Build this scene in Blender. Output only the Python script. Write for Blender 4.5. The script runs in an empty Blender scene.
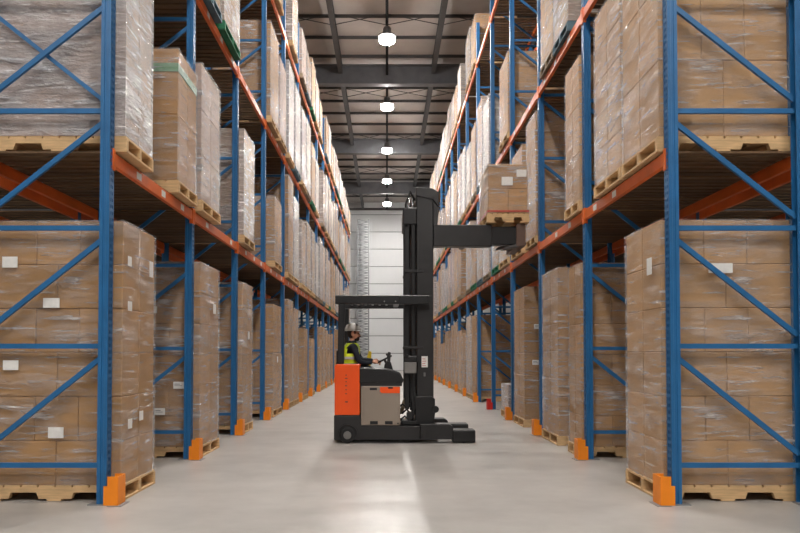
import bpy, bmesh, math, random
from mathutils import Vector, Matrix
random.seed(7)
S = bpy.context.scene
COL = S.collection
PI = math.pi

# ------------------------------------------------------------------ materials
def lin(c):
    return tuple(((v/255)/12.92 if v/255 <= .04045 else (((v/255)+.055)/1.055)**2.4) for v in c)+(1,)

class NT:
    def __init__(s, name):
        s.m = bpy.data.materials.new(name); s.m.use_nodes = True
        s.t = s.m.node_tree; s.n = s.t.nodes; s.l = s.t.links
        s.b = s.n['Principled BSDF']; s.out = s.n['Material Output']
    def node(s, typ, **kw):
        n = s.n.new(typ)
        for k, v in kw.items(): setattr(n, k, v)
        return n
    def link(s, a, b): s.l.new(a, b)
    def noise(s, scale, detail=4, map_scale=None, rot=None, coord='Object', rough=.55):
        tc = s.node('ShaderNodeTexCoord'); src = tc.outputs[coord]
        if map_scale or rot:
            mp = s.node('ShaderNodeMapping')
            if map_scale: mp.inputs['Scale'].default_value = map_scale
            if rot: mp.inputs['Rotation'].default_value = rot
            s.link(src, mp.inputs['Vector']); src = mp.outputs['Vector']
        n = s.node('ShaderNodeTexNoise'); n.inputs['Scale'].default_value = scale
        n.inputs['Detail'].default_value = detail; n.inputs['Roughness'].default_value = rough
        s.link(src, n.inputs['Vector'])
        return n.outputs['Fac']
    def ramp(s, fac, stops):
        r = s.node('ShaderNodeValToRGB'); e = r.color_ramp.elements
        while len(e) < len(stops): e.new(.5)
        for i, (p, c) in enumerate(stops):
            e[i].position = p; e[i].color = c if len(c) == 4 else tuple(c)+(1,)
        s.link(fac, r.inputs['Fac']); return r.outputs['Color']
    def bump(s, h, strength=.2, dist=.01):
        b = s.node('ShaderNodeBump'); b.inputs['Strength'].default_value = strength
        b.inputs['Distance'].default_value = dist
        s.link(h, b.inputs['Height']); return b.outputs['Normal']

def mix(a, b, t): return tuple(a[i]*(1-t)+b[i]*t for i in range(3))+(1,)
def scl(c, k): return tuple(min(1, v*k) for v in c[:3])+(1,)

def simple(name, rgb, rough=.5, metal=0, var=.12, scale=6, spec=.5):
    t = NT(name); c = lin(rgb)
    f = t.noise(scale, 5)
    t.link(t.ramp(f, [(.3, scl(c, 1-var)), (.7, scl(c, 1+var))]), t.b.inputs['Base Color'])
    t.b.inputs['Roughness'].default_value = rough; t.b.inputs['Metallic'].default_value = metal
    t.b.inputs['Specular IOR Level'].default_value = spec
    return t.m

def painted(name, rgb, rough=.42, chip=(70, 70, 72)):
    t = NT(name); c = lin(rgb)
    f = t.noise(3, 6); g = t.noise(26, 6)
    base = t.ramp(f, [(.3, scl(c, .86)), (.7, scl(c, 1.12))])
    m = t.node('ShaderNodeMix', data_type='RGBA')
    t.link(t.ramp(g, [(.72, (0, 0, 0)), (.76, (1, 1, 1))]), m.inputs['Factor'])
    t.link(base, m.inputs['A']); m.inputs['B'].default_value = mix(c, lin(chip), .55)
    t.link(m.outputs['Result'], t.b.inputs['Base Color'])
    t.b.inputs['Roughness'].default_value = rough
    return t.m

def wood(name, rgb, var=.3):
    t = NT(name); c = lin(rgb)
    f = t.noise(5, 6, map_scale=(1, 1, 9))
    isl = t.node('ShaderNodeNewGeometry').outputs['Random Per Island']
    a = t.ramp(f, [(.25, scl(c, 1-var)), (.75, scl(c, 1+var*.7))])
    hs = t.node('ShaderNodeHueSaturation'); t.link(a, hs.inputs['Color'])
    mr = t.node('ShaderNodeMapRange'); mr.inputs['To Min'].default_value = .72; mr.inputs['To Max'].default_value = 1.2
    t.link(isl, mr.inputs['Value']); t.link(mr.outputs['Result'], hs.inputs['Value'])
    t.link(hs.outputs['Color'], t.b.inputs['Base Color']); t.b.inputs['Roughness'].default_value = .75
    return t.m

def cardboard(name, rgb):
    t = NT(name); c = lin(rgb)
    f = t.noise(3, 5, map_scale=(1, 1, 3))
    a = t.ramp(f, [(.3, scl(c, .9)), (.7, scl(c, 1.08))])
    isl = t.node('ShaderNodeNewGeometry').outputs['Random Per Island']
    oi = t.node('ShaderNodeObjectInfo').outputs['Random']
    ad = t.node('ShaderNodeMath', operation='ADD'); t.link(isl, ad.inputs[0]); t.link(oi, ad.inputs[1])
    fr = t.node('ShaderNodeMath', operation='FRACT'); t.link(ad.outputs[0], fr.inputs[0])
    mr = t.node('ShaderNodeMapRange'); mr.inputs['To Min'].default_value = .9; mr.inputs['To Max'].default_value = 1.1
    t.link(fr.outputs[0], mr.inputs['Value'])
    hs = t.node('ShaderNodeHueSaturation'); t.link(a, hs.inputs['Color']); t.link(mr.outputs['Result'], hs.inputs['Value'])
    t.link(hs.outputs['Color'], t.b.inputs['Base Color'])
    t.b.inputs['Roughness'].default_value = .7; t.b.inputs['Specular IOR Level'].default_value = .3
    return t.m

def film(name, lo, hi, tint=(235, 235, 238)):
    """clear stretch film: streaky, wrinkled, half see-through"""
    t = NT(name)
    a = t.noise(1.6, 7, map_scale=(1.3, 1.3, 6), rot=(.22, .16, 0), rough=.62)
    b = t.noise(3.2, 5, map_scale=(1.2, 1.2, 2.6), rot=(-.6, .55, 0), rough=.6)
    big = t.noise(.9, 2)
    ad = t.node('ShaderNodeMath', operation='MULTIPLY_ADD')
    t.link(a, ad.inputs[0]); ad.inputs[1].default_value = .55
    mu = t.node('ShaderNodeMath', operation='MULTIPLY'); t.link(big, mu.inputs[0]); mu.inputs[1].default_value = .45
    t.link(mu.outputs[0], ad.inputs[2])
    fac = t.node('ShaderNodeMapRange'); t.link(ad.outputs[0], fac.inputs['Value'])
    fac.inputs['From Min'].default_value = .44; fac.inputs['From Max'].default_value = .70
    fac.inputs['To Min'].default_value = lo; fac.inputs['To Max'].default_value = hi
    cr = t.noise(2.0, 3, map_scale=(1.6, 1.6, 14), rot=(.42, -.34, 0), rough=.5)      # sharp whitened creases, painted in to stand for the film's glints too
    cm = t.node('ShaderNodeMapRange'); t.link(cr, cm.inputs['Value'])
    cm.inputs['From Min'].default_value = .585; cm.inputs['From Max'].default_value = .68
    cm.inputs['To Min'].default_value = 0; cm.inputs['To Max'].default_value = .1+hi*.42
    sm = t.node('ShaderNodeMath', operation='ADD', use_clamp=True); t.link(fac.outputs['Result'], sm.inputs[0]); t.link(cm.outputs['Result'], sm.inputs[1])
    hh = t.node('ShaderNodeMath', operation='ADD'); t.link(a, hh.inputs[0]); t.link(b, hh.inputs[1])
    t.link(t.bump(hh.outputs[0], 1.0, .16), t.b.inputs['Normal'])
    t.b.inputs['Base Color'].default_value = lin(tint)
    t.b.inputs['Roughness'].default_value = .22; t.b.inputs['IOR'].default_value = 1.9; t.b.inputs['Specular IOR Level'].default_value = 1.0
    tr = t.node('ShaderNodeBsdfTransparent'); tr.inputs['Color'].default_value = (.97, .97, .97, 1)
    mx = t.node('ShaderNodeMixShader'); t.link(sm.outputs[0], mx.inputs['Fac'])
    t.link(tr.outputs[0], mx.inputs[1]); t.link(t.b.outputs[0], mx.inputs[2])
    t.link(mx.outputs[0], t.out.inputs['Surface'])
    return t.m

def emission(name, rgb, strength):
    t = NT(name); e = t.node('ShaderNodeEmission'); e.inputs['Color'].default_value = lin(rgb)
    e.inputs['Strength'].default_value = strength
    t.link(e.outputs[0], t.out.inputs['Surface']); return t.m

def concrete():
    t = NT('polished_concrete')
    big = t.noise(.55, 7, rough=.62, map_scale=(1, .7, 1)); mid = t.noise(1.5, 8, rough=.6, map_scale=(1, 1.4, 1)); fine = t.noise(40, 3)
    c = lin((174, 170, 165))
    a = t.ramp(big, [(.3, scl(c, .78)), (.52, c), (.72, scl(c, 1.1))])
    m = t.node('ShaderNodeMix', data_type='RGBA', blend_type='MULTIPLY'); m.inputs['Factor'].default_value = 1
    t.link(a, m.inputs['A']); t.link(t.ramp(mid, [(.34, (.86, .855, .85)), (.62, (1.0, 1.0, 1.0))]), m.inputs['B'])
    t.link(m.outputs['Result'], t.b.inputs['Base Color'])
    t.b.inputs['Roughness'].default_value = .36
    t.link(t.bump(fine, .03, .002), t.b.inputs['Normal'])
    t.b.inputs['Specular IOR Level'].default_value = .5
    return t.m

M = dict(
    blue=painted('blue_paint', (34, 100, 152)),
    orange=painted('orange_beam_paint', (220, 104, 42)),
    guard=painted('orange_guard_paint', (248, 140, 22), .5),
    red=painted('red_guard_paint', (214, 40, 34), .5),
    zinc=simple('galvanised_steel', (150, 152, 155), .45, .6),
    label=simple('white_paper', (232, 230, 226), .6, var=.05, scale=30),
    ink=simple('printed_ink', (70, 70, 72), .6),
    redink=simple('red_print', (190, 50, 44), .6),
    deck=wood('deck_timber', (98, 74, 50)),
    pal=wood('pallet_timber', (198, 164, 120)),
    palgrey=wood('weathered_pallet_timber', (140, 122, 100)),
    palgreen=wood('green_pallet_paint', (40, 120, 84)),
    palblue=wood('blue_grey_pallet_paint', (84, 110, 122)),
    card=cardboard('kraft_cardboard', (176, 134, 86)),
    cardpale=cardboard('pale_cardboard', (188, 148, 104)),
    cardgrey=cardboard('mauve_cardboard', (184, 158, 142)),
    cardwhite=cardboard('whitened_cardboard', (208, 196, 184)),
    fclear=film('clear_film', .07, .55),
    fhazy=film('hazy_film', .14, .68),
    fwhite=film('milky_film', .36, .82),
    green=simple('green_tape', (120, 165, 130), .4),
    redstrap=simple('red_strap', (190, 50, 50), .4),
    floor=concrete(),
    roof=simple('roof_deck_grey', (192, 184, 179), .7, var=.1, scale=.8),
    girder=painted('girder_grey', (98, 99, 103), .55),
    dark=painted('dark_steel_grey', (72, 70, 70), .55),
    wall=simple('white_wall_panel', (236, 237, 238), .55, var=.03, scale=.4),
    sidewall=simple('grey_wall_panel', (84, 84, 88), .6, var=.05, scale=.4),
    groove=simple('panel_joint', (150, 150, 152), .6),
    black=simple('black_truck_paint', (28, 28, 30), .4, var=.15),
    char=simple('charcoal_truck_paint', (40, 39, 40), .42, var=.12),
    rubber=simple('tyre_rubber', (30, 30, 31), .8),
    torange=simple('truck_orange', (244, 88, 26), .35, var=.06, scale=2),
    beige=simple('battery_beige', (142, 130, 118), .45, var=.05, scale=2),
    greybox=simple('grey_housing', (120, 118, 116), .45),
    vinyl=simple('black_vinyl', (34, 34, 36), .5),
    chrome=simple('cylinder_rod', (190, 190, 192), .2, 1),
    yellow=simple('yellow_plastic', (232, 200, 40), .4),
    skin=simple('skin', (196, 140, 112), .5, var=.06, scale=20),
    jacket=simple('navy_jacket', (30, 34, 44), .85),
    trouser=simple('dark_trousers', (44, 46, 48), .85),
    vest=simple('lime_vest', (206, 226, 40), .7, var=.06),
    reflect=simple('reflective_tape', (196, 198, 196), .3, var=.04),
    hat=simple('grey_white_helmet', (172, 169, 163), .5, var=.06),
    hair=simple('dark_hair', (38, 28, 22), .8),
    eye=simple('eye', (30, 26, 24), .2),
    lamp=emission('lamp_lens', (255, 250, 244), 230.0),
    lamprim=emission('lamp_rim', (255, 250, 244), 20.0),
    conduit=simple('dark_conduit', (40, 40, 41), 1.0, spec=.05),
    lamphouse=simple('lamp_housing', (120, 120, 122), .4, .5),
)

# ------------------------------------------------------------------ mesh builder
class MB:
    def __init__(s): s.bm = bmesh.new()
    def box(s, x0, x1, y0, y1, z0, z1, bev=0, seg=1):
        vs = [s.bm.verts.new((x, y, z)) for x in (x0, x1) for y in (y0, y1) for z in (z0, z1)]
        fs = [s.bm.faces.new([vs[i] for i in f]) for f in ((0, 1, 3, 2), (4, 6, 7, 5), (0, 4, 5, 1), (2, 3, 7, 6), (0, 2, 6, 4), (1, 5, 7, 3))]
        if bev:
            es = list({e for f in fs for e in f.edges})
            bmesh.ops.bevel(s.bm, geom=es, offset=bev, segments=seg, affect='EDGES', profile=.5)
        return s
    def bar(s, a, b, w, h, up=(0, 0, 1), bev=0):
        a, b = Vector(a), Vector(b); d = (b-a).normalized(); up = Vector(up)
        if abs(d.dot(up)) > .99: up = Vector((0, 1, 0))
        r = d.cross(up).normalized(); u = r.cross(d).normalized()
        vs = [s.bm.verts.new(p+r*sx*w/2+u*sz*h/2) for p in (a, b) for sx, sz in ((-1, -1), (1, -1), (1, 1), (-1, 1))]
        for f in ((3, 2, 1, 0), (4, 5, 6, 7), (0, 1, 5, 4), (1, 2, 6, 5), (2, 3, 7, 6), (3, 0, 4, 7)):
            s.bm.faces.new([vs[i] for i in f])
        return s
    def tube(s, pts, r, n=10, cap=True):
        pts = [Vector(p) for p in pts]; rings = []
        rs = r if isinstance(r, (list, tuple)) else [r]*len(pts)
        up = None
        for i, p in enumerate(pts):
            d = (pts[min(i+1, len(pts)-1)]-pts[max(i-1, 0)]).normalized()
            if up is None or abs(d.dot(up)) > .98:
                up = Vector((0, 0, 1)) if abs(d.z) < .9 else Vector((0, 1, 0))
            a = d.cross(up).normalized(); b = a.cross(d).normalized(); up = b
            rings.append([s.bm.verts.new(p+(a*math.cos(t)+b*math.sin(t))*rs[i]) for t in [2*PI*k/n for k in range(n)]])
        for i in range(len(rings)-1):
            for k in range(n):
                f = s.bm.faces.new((rings[i][k], rings[i][(k+1) % n], rings[i+1][(k+1) % n], rings[i+1][k])); f.smooth = True
        if cap:
            s.bm.faces.new(rings[0][::-1]); s.bm.faces.new(rings[-1])
        return s
    def prism(s, pts, axis, a, b, bev=0):
        """pts: 2D outline; axis y: (x,z) outline extruded y a..b; axis z: (x,y) outline; axis x: (y,z)"""
        def P(p, t):
            return {'y': (p[0], t, p[1]), 'z': (p[0], p[1], t), 'x': (t, p[0], p[1])}[axis]
        lo = [s.bm.verts.new(P(p, a)) for p in pts]; hi = [s.bm.verts.new(P(p, b)) for p in pts]
        fs = [s.bm.faces.new(lo), s.bm.faces.new(hi[::-1])]
        n = len(pts)
        for i in range(n): fs.append(s.bm.faces.new((lo[i], hi[i], hi[(i+1) % n], lo[(i+1) % n])))
        if bev:
            es = list({e for f in fs for e in f.edges})
            bmesh.ops.bevel(s.bm, geom=es, offset=bev, segments=2, affect='EDGES', profile=.5)
        return s
    def lathe(s, prof, c, axis='z', n=24):
        rings = []
        for r, h in prof:
            ring = []
            for k in range(n):
                t = 2*PI*k/n; x, y = r*math.cos(t), r*math.sin(t)
                v = {'z': (x, y, h), 'y': (x, h, y), 'x': (h, x, y)}[axis]
                ring.append(s.bm.verts.new((c[0]+v[0], c[1]+v[1], c[2]+v[2])))
            rings.append(ring)
        for i in range(len(rings)-1):
            for k in range(n):
                s.bm.faces.new((rings[i][k], rings[i][(k+1) % n], rings[i+1][(k+1) % n], rings[i+1][k]))
        s.bm.faces.new(rings[0][::-1]); s.bm.faces.new(rings[-1])
        return s
    def ball(s, c, r, n=12):
        m = Matrix.Translation(c) @ Matrix.Diagonal(Vector((r, r, r) if not isinstance(r, tuple) else r).to_4d())
        bmesh.ops.create_uvsphere(s.bm, u_segments=n, v_segments=max(6, n*2//3), radius=1, matrix=m)
        return s
    def mesh(s, name, mat, recalc=True):
        if recalc: bmesh.ops.recalc_face_normals(s.bm, faces=s.bm.faces)
        me = bpy.data.meshes.new(name); s.bm.to_mesh(me); s.bm.free()
        if mat is not None: me.materials.append(M[mat] if isinstance(mat, str) else mat)
        return me
    def build(s, name, mat, parent=None, origin=None, smooth=False):
        """mesh is written in world coordinates; shifted into the parent's space (parents are never rotated)"""
        off = Vector((0, 0, 0)); loc = Vector((0, 0, 0))
        if parent is not None: off = wpos(parent)
        if origin is not None: loc = Vector(origin)-off; off = Vector(origin)
        for v in s.bm.verts: v.co -= off
        if smooth:
            for f in s.bm.faces: f.smooth = True
        return link(name, s.mesh(name, mat), parent, loc)

def wpos(o):
    p = Vector(o.location)
    return p+wpos(o.parent) if o.parent else p
def link(name, me, parent=None, loc=(0, 0, 0)):
    o = bpy.data.objects.new(name, me); COL.objects.link(o); o.location = loc
    if parent is not None: o.parent = parent
    return o
def tag(o, label, cat, group=None):
    o['label'] = label; o['category'] = cat
    if group: o['group'] = group
    return o
def thing(name, label, cat, loc, group=None):
    o = bpy.data.objects.new(name, None); COL.objects.link(o); o.location = loc
    o.empty_display_size = .2
    return tag(o, label, cat, group)
def struct(o): o['kind'] = 'structure'; return o
ORD = ['first', 'second', 'third', 'fourth', 'fifth', 'sixth', 'seventh', 'eighth', 'ninth', 'tenth', 'eleventh', 'twelfth',
       'thirteenth', 'fourteenth', 'fifteenth', 'sixteenth']

# ------------------------------------------------------------------ room shell
HC = 13.62; YB = 57.0
struct(MB().box(-16, 16, -18, YB+.3, -.3, 0).build('floor', 'floor'))
struct(MB().box(-16, 16, -18, YB+.3, HC, HC+.2).build('ceiling', 'roof'))
struct(MB().box(-16.3, -16, -18, YB+.3, 0, HC).build('wall_left', 'sidewall'))
struct(MB().box(16, 16.3, -18, YB+.3, 0, HC).build('wall_right', 'sidewall'))
struct(MB().box(-16, 16, -18.3, -18, 0, HC).build('wall_front', 'sidewall'))
wb = struct(MB().box(-16, 16, YB, YB+.3, 0, HC).build('wall_back', 'groove'))
b = MB(); z = 0.0; hp = 1.4
while z < HC-.1:
    b.box(-16, 16, YB-.06, YB, z+.03, min(z+hp-.03, HC-.02), .012); z += hp
b.build('wall_cladding', 'wall', wb)
struct(MB().box(-16, 16, YB-.2, YB-.06, 12.95, 13.12).build('trim_1', 'dark'))
# lattice column standing in front of the end wall
lc = thing('lattice_column', 'grey lattice steel column standing against the white end wall', 'column', (-1.86, 55.3, 0))
for sx in (-.42, .42):
    MB().box(-1.86+sx-.05, -1.86+sx+.05, 55.25, 55.35, 0, 11.9).build('column_rail', 'zinc', lc)
b = MB(); z = .1; i = 0
while z < 11.7:
    b.bar((-2.28, 55.3, z), (-1.44, 55.3, z), .05, .05)
    b.bar((-2.28, 55.3, z if i % 2 else z+.2), (-1.44, 55.3, z+.2 if i % 2 else z), .05, .05); z += .2; i += 1
b.build('column_lacing', 'zinc', lc)
# roof steelwork: deep girders across, rails along, purlins, sway bracing
n = 1
for y in (-2.6, 7.9, 18.4, 29.25, 39.4, 49.3):
    g = struct(MB().box(-16, 16, y, y+.16, 12.62, 13.36).box(-16, 16, y-.1, y+.26, 12.58, 12.63).box(-16, 16, y-.1, y+.26, 13.35, 13.4).build('trim_%d' % (n+1), 'girder')); n += 1
ys = [-18, -2.6, 7.9, 18.4, 29.25, 39.4, 49.3, YB-.2]
for x in (-5.79, -1.93, 1.93, 5.79):
    b = MB()
    for i in range(len(ys)-1):
        y0, y1 = ys[i]+(.28 if i else 0), ys[i+1]-.12
        b.box(x-.09, x+.09, y0, y1, 13.0, 13.03).box(x-.02, x+.02, y0, y1, 13.03, 13.3).box(x-.09, x+.09, y0, y1, 13.3, 13.33)
    struct(b.build('trim_%d' % (n+1), 'dark')); n += 1
b = MB(); y = -16.0
while y < YB-1: b.box(-16, 16, y, y+.04, 13.5, 13.62); y += 1.72
struct(b.build('trim_%d' % (n+1), 'dark')); n += 1
for y in (4.2, 11.1, 18.0, 24.9, 32.0, 38.6, 45.6, 52.2):
    b = MB()
    for x in (-9.65, -5.79, -3.86, -1.93, 0, 1.93, 3.86, 5.79):
        b.tube([(x, y, 13.05), (x+1.93, y, 13.45)], .016, 6); b.tube([(x, y, 13.45), (x+1.93, y, 13.05)], .016, 6)
    struct(b.build('trim_%d' % (n+1), 'dark')); n += 1
# lamp track above the middle of the aisle
struct(MB().box(-.05, .05, -17, YB-.3, 12.98, 13.06).build('trim_%d' % (n+1), 'conduit')); n += 1

def lamp(x, y, label):
    t = thing('high_bay_lamp', label, 'ceiling lamp', (x, y, 12.3), 'round high-bay lamps')
    MB().lathe([(.31, 12.47), (.32, 12.48), (.30, 12.52), (.16, 12.58), (.14, 12.78), (.1, 12.84), (.04, 12.86)], (x, y, 0)).build('housing', 'lamphouse', t)
    MB().lathe([(.1, 12.33), (.272, 12.33), (.28, 12.42), (.285, 12.465), (.1, 12.468)], (x, y, 0)).build('lens_rim', 'lamprim', t)
    MB().lathe([(.2, 12.295), (.255, 12.30), (.27, 12.325), (.2, 12.327)], (x, y, 0)).build('lens', 'lamp', t)
    MB().tube([(x, y, 12.86), (x, y, 12.98)], .012, 6).build('hanger', 'dark', t)
LY = [-9.4, -2.6, 4.2, 11.0, 17.8, 24.6, 31.4, 38.2, 45.0, 51.9]
LW = {24.6: 'nearest of the lit round lamps seen above the aisle', 31.4: 'second nearest lit round lamp above the aisle, just past the first deep girder',
      38.2: 'third nearest lit round lamp above the aisle', 45.0: 'fourth nearest lit round lamp, last but one before the end wall',
      51.9: 'farthest lit round lamp, hanging just before the white end wall'}
for i, y in enumerate(LY):
    lamp(0, y, LW.get(y, 'round high-bay lamp over the aisle, %s in its row from the entrance end' % ORD[i]))
for i, (x, y) in enumerate([(-7, -2.6), (7, -2.6), (-7, -9.4), (7, -9.4)]):  # out-of-view fill lamps, added to brighten the load faces turned to the camera
    lamp(x, y, 'added unseen fill lamp over the open cross aisle, %s along it' % ORD[i])

# ------------------------------------------------------------------ racks
Y0, BAY, NF = 6.345, 2.7, 16
ZK = [Y0+BAY*k for k in range(NF)]
XA = {'left': -2.5, 'right': 2.54}
BEAM = {'left': [3.07, 6.02, 9.08], 'right': [3.07, 5.68, 9.5]}   # underside of each beam level
BH = .12; RD = 1.25; TOP = 10.75

def post_mb(x, y, sgn, holes, h=TOP):
    """open C-section post; aisle face at x, depth away from the aisle (sgn), width .1 along y"""
    b = MB(); w, d = .1, .09; X = lambda t: x+sgn*t
    sec = [(0, 0), (.03, 0), (.034, .008), (.056, .008), (.06, 0), (d, 0), (d, .012), (.006, .012), (.006, w-.012), (d, w-.012), (d, w), (0, w)]
    if not holes:
        b.prism([(X(px), y+py) for px, py in sec], 'z', .008, h)
    else:
        a = [(.002, 0), (.03, 0), (.034, .008), (.056, .008), (.06, 0), (d, 0), (d, .012), (.002, .012)]
        b.prism([(X(px), y+py) for px, py in a], 'z', .008, h)
        a2 = [(.002, w), (d, w), (d, w-.012), (.002, w-.012)]
        b.prism([(X(px), y+py) for px, py in a2], 'z', .008, h)
        cols = [0, .024, .040, .060, .076, w]; z = .008; P = .06
        while z < h-.01:
            z1 = min(z+P, h); zr = [z, z+P*.3, z+P*.82, z1]
            for r in range(3):
                for c in range(5):
                    if r == 1 and c in (1, 3): continue
                    q = [b.bm.verts.new((X(0), y+yy, zz)) for yy, zz in ((cols[c], zr[r]), (cols[c+1], zr[r]), (cols[c+1], zr[r+1]), (cols[c], zr[r+1]))]
                    b.bm.faces.new(q)
            z = z1
    return b

def make_rack(side):
    sgn = -1 if side == 'left' else 1; xa = XA[side]; xb = xa+sgn*RD
    X = lambda t: xa+sgn*t
    root = thing('pallet_rack', 'long blue and orange pallet rack along the %s side of the aisle' % side, 'pallet rack', (xa, Y0, 0))
    rest_h, rest_d = MB(), MB()
    for k, y in enumerate(ZK):
        fp = post_mb(xa, y, sgn, k < 4).build('front_post', 'blue', root)
        rp = post_mb(xb, y, -sgn, False).build('rear_post', 'blue', root)
        MB().box(min(X(-.03), X(.16)), max(X(-.03), X(.16)), y-.03, y+.105, 0, .008).build('base_plate', 'zinc', fp)
        MB().box(min(X(RD+.03), X(RD-.12)), max(X(RD+.03), X(RD-.12)), y-.03, y+.105, 0, .008).build('base_plate', 'zinc', rp)
        i = 0
        while .345+1.07*i < TOP-.1:
            z = .345+1.07*i; yc = y+.05
            h = MB() if k < 8 else rest_h
            h.bar((X(.085), yc, z), (X(RD-.085), yc, z), .03, .045)
            if k < 8: h.build('horizontal_brace', 'blue', root)
            if z+1.07 < TOP:
                d = MB() if k < 8 else rest_d
                d.bar((X(.085), yc, z+.96), (X(RD-.085), yc, z+.1), .03, .045)
                if k < 8: d.build('diagonal_brace', 'blue', root)
                if i == 3 and k == 0 and side == 'left':
                    MB().bar((X(.085), yc+.04, z+.1), (X(RD-.085), yc+.04, z+.96), .02, .036).build('diagonal_brace', 'blue', root)
            i += 1
    for mb_, nm in ((rest_h, 'horizontal_brace'), (rest_d, 'diagonal_brace')):
        o = mb_.build(nm, 'blue', root); o['kind'] = 'stuff'
    for lv, zb in enumerate(BEAM[side]):
        for k in range(NF-1):
            y0, y1 = ZK[k]+.1, ZK[k+1]
            for rear in (False, True):
                if rear and k > 7: continue
                xf = X(-.004) if not rear else X(RD+.004); s2 = sgn if not rear else -sgn
                sec = [(xf, zb), (xf+s2*.05, zb), (xf+s2*.05, zb+BH-.03), (xf+s2*.04, zb+BH), (xf, zb+BH)]
                bo = MB().prism(sec, 'y', y0, y1, .004).build('load_beam', 'orange', root)
                if not rear or k < 4:
                    for yy in (y0-.045, y1-.005):
                        MB().box(min(xf-s2*.008, xf+s2*.04), max(xf-s2*.008, xf+s2*.04), yy, yy+.05, zb-.05, zb+BH+.03, .004).build('beam_connector', 'orange', bo)
                if not rear and k < 6 and lv < 2:
                    for q, fy in enumerate((.22, .52, .8)):
                        if random.random() < .8:
                            yy = y0+fy*(y1-y0)
                            MB().box(min(xf-s2*.003, xf), max(xf-s2*.003, xf), yy, yy+.13, zb+.025, zb+.095).build('paper_label', 'label', bo)
            # timber deck boards lying across the beams
            b = MB(); y = y0+.02; step = .145 if k < 8 else .4
            while y+step*.72 < y1:
                b.box(min(X(.02), X(RD-.02)), max(X(.02), X(RD-.02)), y, y+step*random.uniform(.62, .8), zb+BH, zb+BH+.02); y += step
            b.build('timber_deck', 'deck', root)
    return root
racks = {s: make_rack(s) for s in ('left', 'right')}
# the back-to-back rows behind, of which only beams and decks show through the gaps
for side in ('left', 'right'):
    sgn = -1 if side == 'left' else 1; x0 = XA[side]+sgn*(RD+.22)
    X = lambda t: x0+sgn*t
    root = thing('pallet_rack', 'dark back row of racking right behind the %s rack, mostly hidden' % side, 'pallet rack', (x0, Y0, 0))
    for k in range(8):
        post_mb(x0, ZK[k], sgn, False).build('front_post', 'blue', root)
        post_mb(x0+sgn*RD, ZK[k], -sgn, False).build('rear_post', 'blue', root)
        for i in range(0, 10, 1):
            z = .345+1.07*i
            if z < TOP: MB().bar((X(.085), ZK[k]+.05, z), (X(RD-.085), ZK[k]+.05, z), .03, .045).build('horizontal_brace', 'blue', root)
    for lv, zb in enumerate(BEAM[side]):
        for k in range(7):
            y0, y1 = ZK[k]+.1, ZK[k+1]
            for t in (-.004, RD-.046):
                MB().box(min(X(t), X(t+.05)), max(X(t), X(t+.05)), y0, y1, zb, zb+BH, .004).build('load_beam', 'orange', root)
            b = MB(); y = y0+.02
            while y+.11 < y1:
                b.box(min(X(.02), X(RD-.02)), max(X(.02), X(RD-.02)), y, y+.11, zb+BH, zb+BH+.02); y += .16
            b.build('timber_deck', 'deck', root)

# foot guards round the front posts
def guard(side, k):
    sgn = -1 if side == 'left' else 1; xa = XA[side]; y = ZK[k]; X = lambda t: xa+sgn*t
    red = (side, k) == ('right', 4)
    col = 'red' if red else 'guard'
    t = thing('foot_guard', '%s steel foot guard around the base of the %s rack\'s %s post' % ('red' if red else 'orange', side, ORD[k]), 'post guard',
              (X(-.06), y, 0), 'orange foot guards of the rack posts' if not red else None)
    h = .26
    b = MB()
    b.box(min(X(-.125), X(-.115)), max(X(-.125), X(-.115)), y-.06, y+.12, 0.006, h, .002)
    b.build('front_plate', col, t)
    for yy in (y-.06, y+.11):
        MB().prism([(X(-.115), .006), (X(.005), .006), (X(.005), h*.68), (X(-.03), h*.68), (X(-.03), h), (X(-.115), h)], 'y', yy, yy+.01).build('side_plate', col, t)
    MB().box(min(X(-.16), X(-.035)), max(X(-.16), X(-.035)), y-.08, y+.125, 0, .006).build('floor_plate', 'zinc', t)
for s in ('left', 'right'):
    for k in range(13): guard(s, k)

# ------------------------------------------------------------------ pallets and wrapped loads
XL = {'left': -2.43, 'right': 2.52}; LWID = 1.2
def base_z(side, lv): return 0.003 if lv == 0 else BEAM[side][lv-1]+BH+.024
PH = .144
pal_cache = {}
def pallet_parts(w, d):
    """corner at origin, w along x, d along y"""
    out = []
    for y in (0, d/2-.025, d-.05):
        pts = [(0, .02), (w*.16, .02), (w*.16+.02, .078), (w*.38-.02, .078), (w*.38, .02), (w*.62, .02), (w*.62+.02, .078), (w*.84-.02, .078), (w*.84, .02), (w, .02), (w, PH-.02), (0, PH-.02)]
        out.append(('stringer', MB().prism(pts, 'y', y, y+.05)))
    n = 8; bw = w/n
    for i in range(n):
        out.append(('top_board', MB().box(i*bw+.008, (i+1)*bw-.008, 0, d, PH-.02, PH)))
    for x0 in (0, w*.44, w-.13):
        out.append(('bottom_board', MB().box(x0, x0+.13, 0, d, 0, .02)))
    return out
def add_pallet(x0, y0, z, w, d, mat, label, group, detailed):
    key = (round(w, 2), round(d, 2), mat, detailed)
    if key not in pal_cache:
        parts = pallet_parts(w, d)
        if detailed:
            pal_cache[key] = [(nm, mb.mesh(nm, mat)) for nm, mb in parts]
        else:
            big = bmesh.new()
            for nm, mb in parts:
                me = mb.mesh('tmp', None); big.from_mesh(me); bpy.data.meshes.remove(me)
            me = bpy.data.meshes.new('wooden_pallet'); big.to_mesh(me); big.free(); me.materials.append(M[mat]); pal_cache[key] = me
    if detailed:
        t = thing('wooden_pallet', label, 'pallet', (x0, y0, z), group)
        for nm, me in pal_cache[key]: link(nm, me, t)
        return t
    return tag(link('wooden_pallet', pal_cache[key], None, (x0, y0, z)), label, 'pallet', group)

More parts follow.
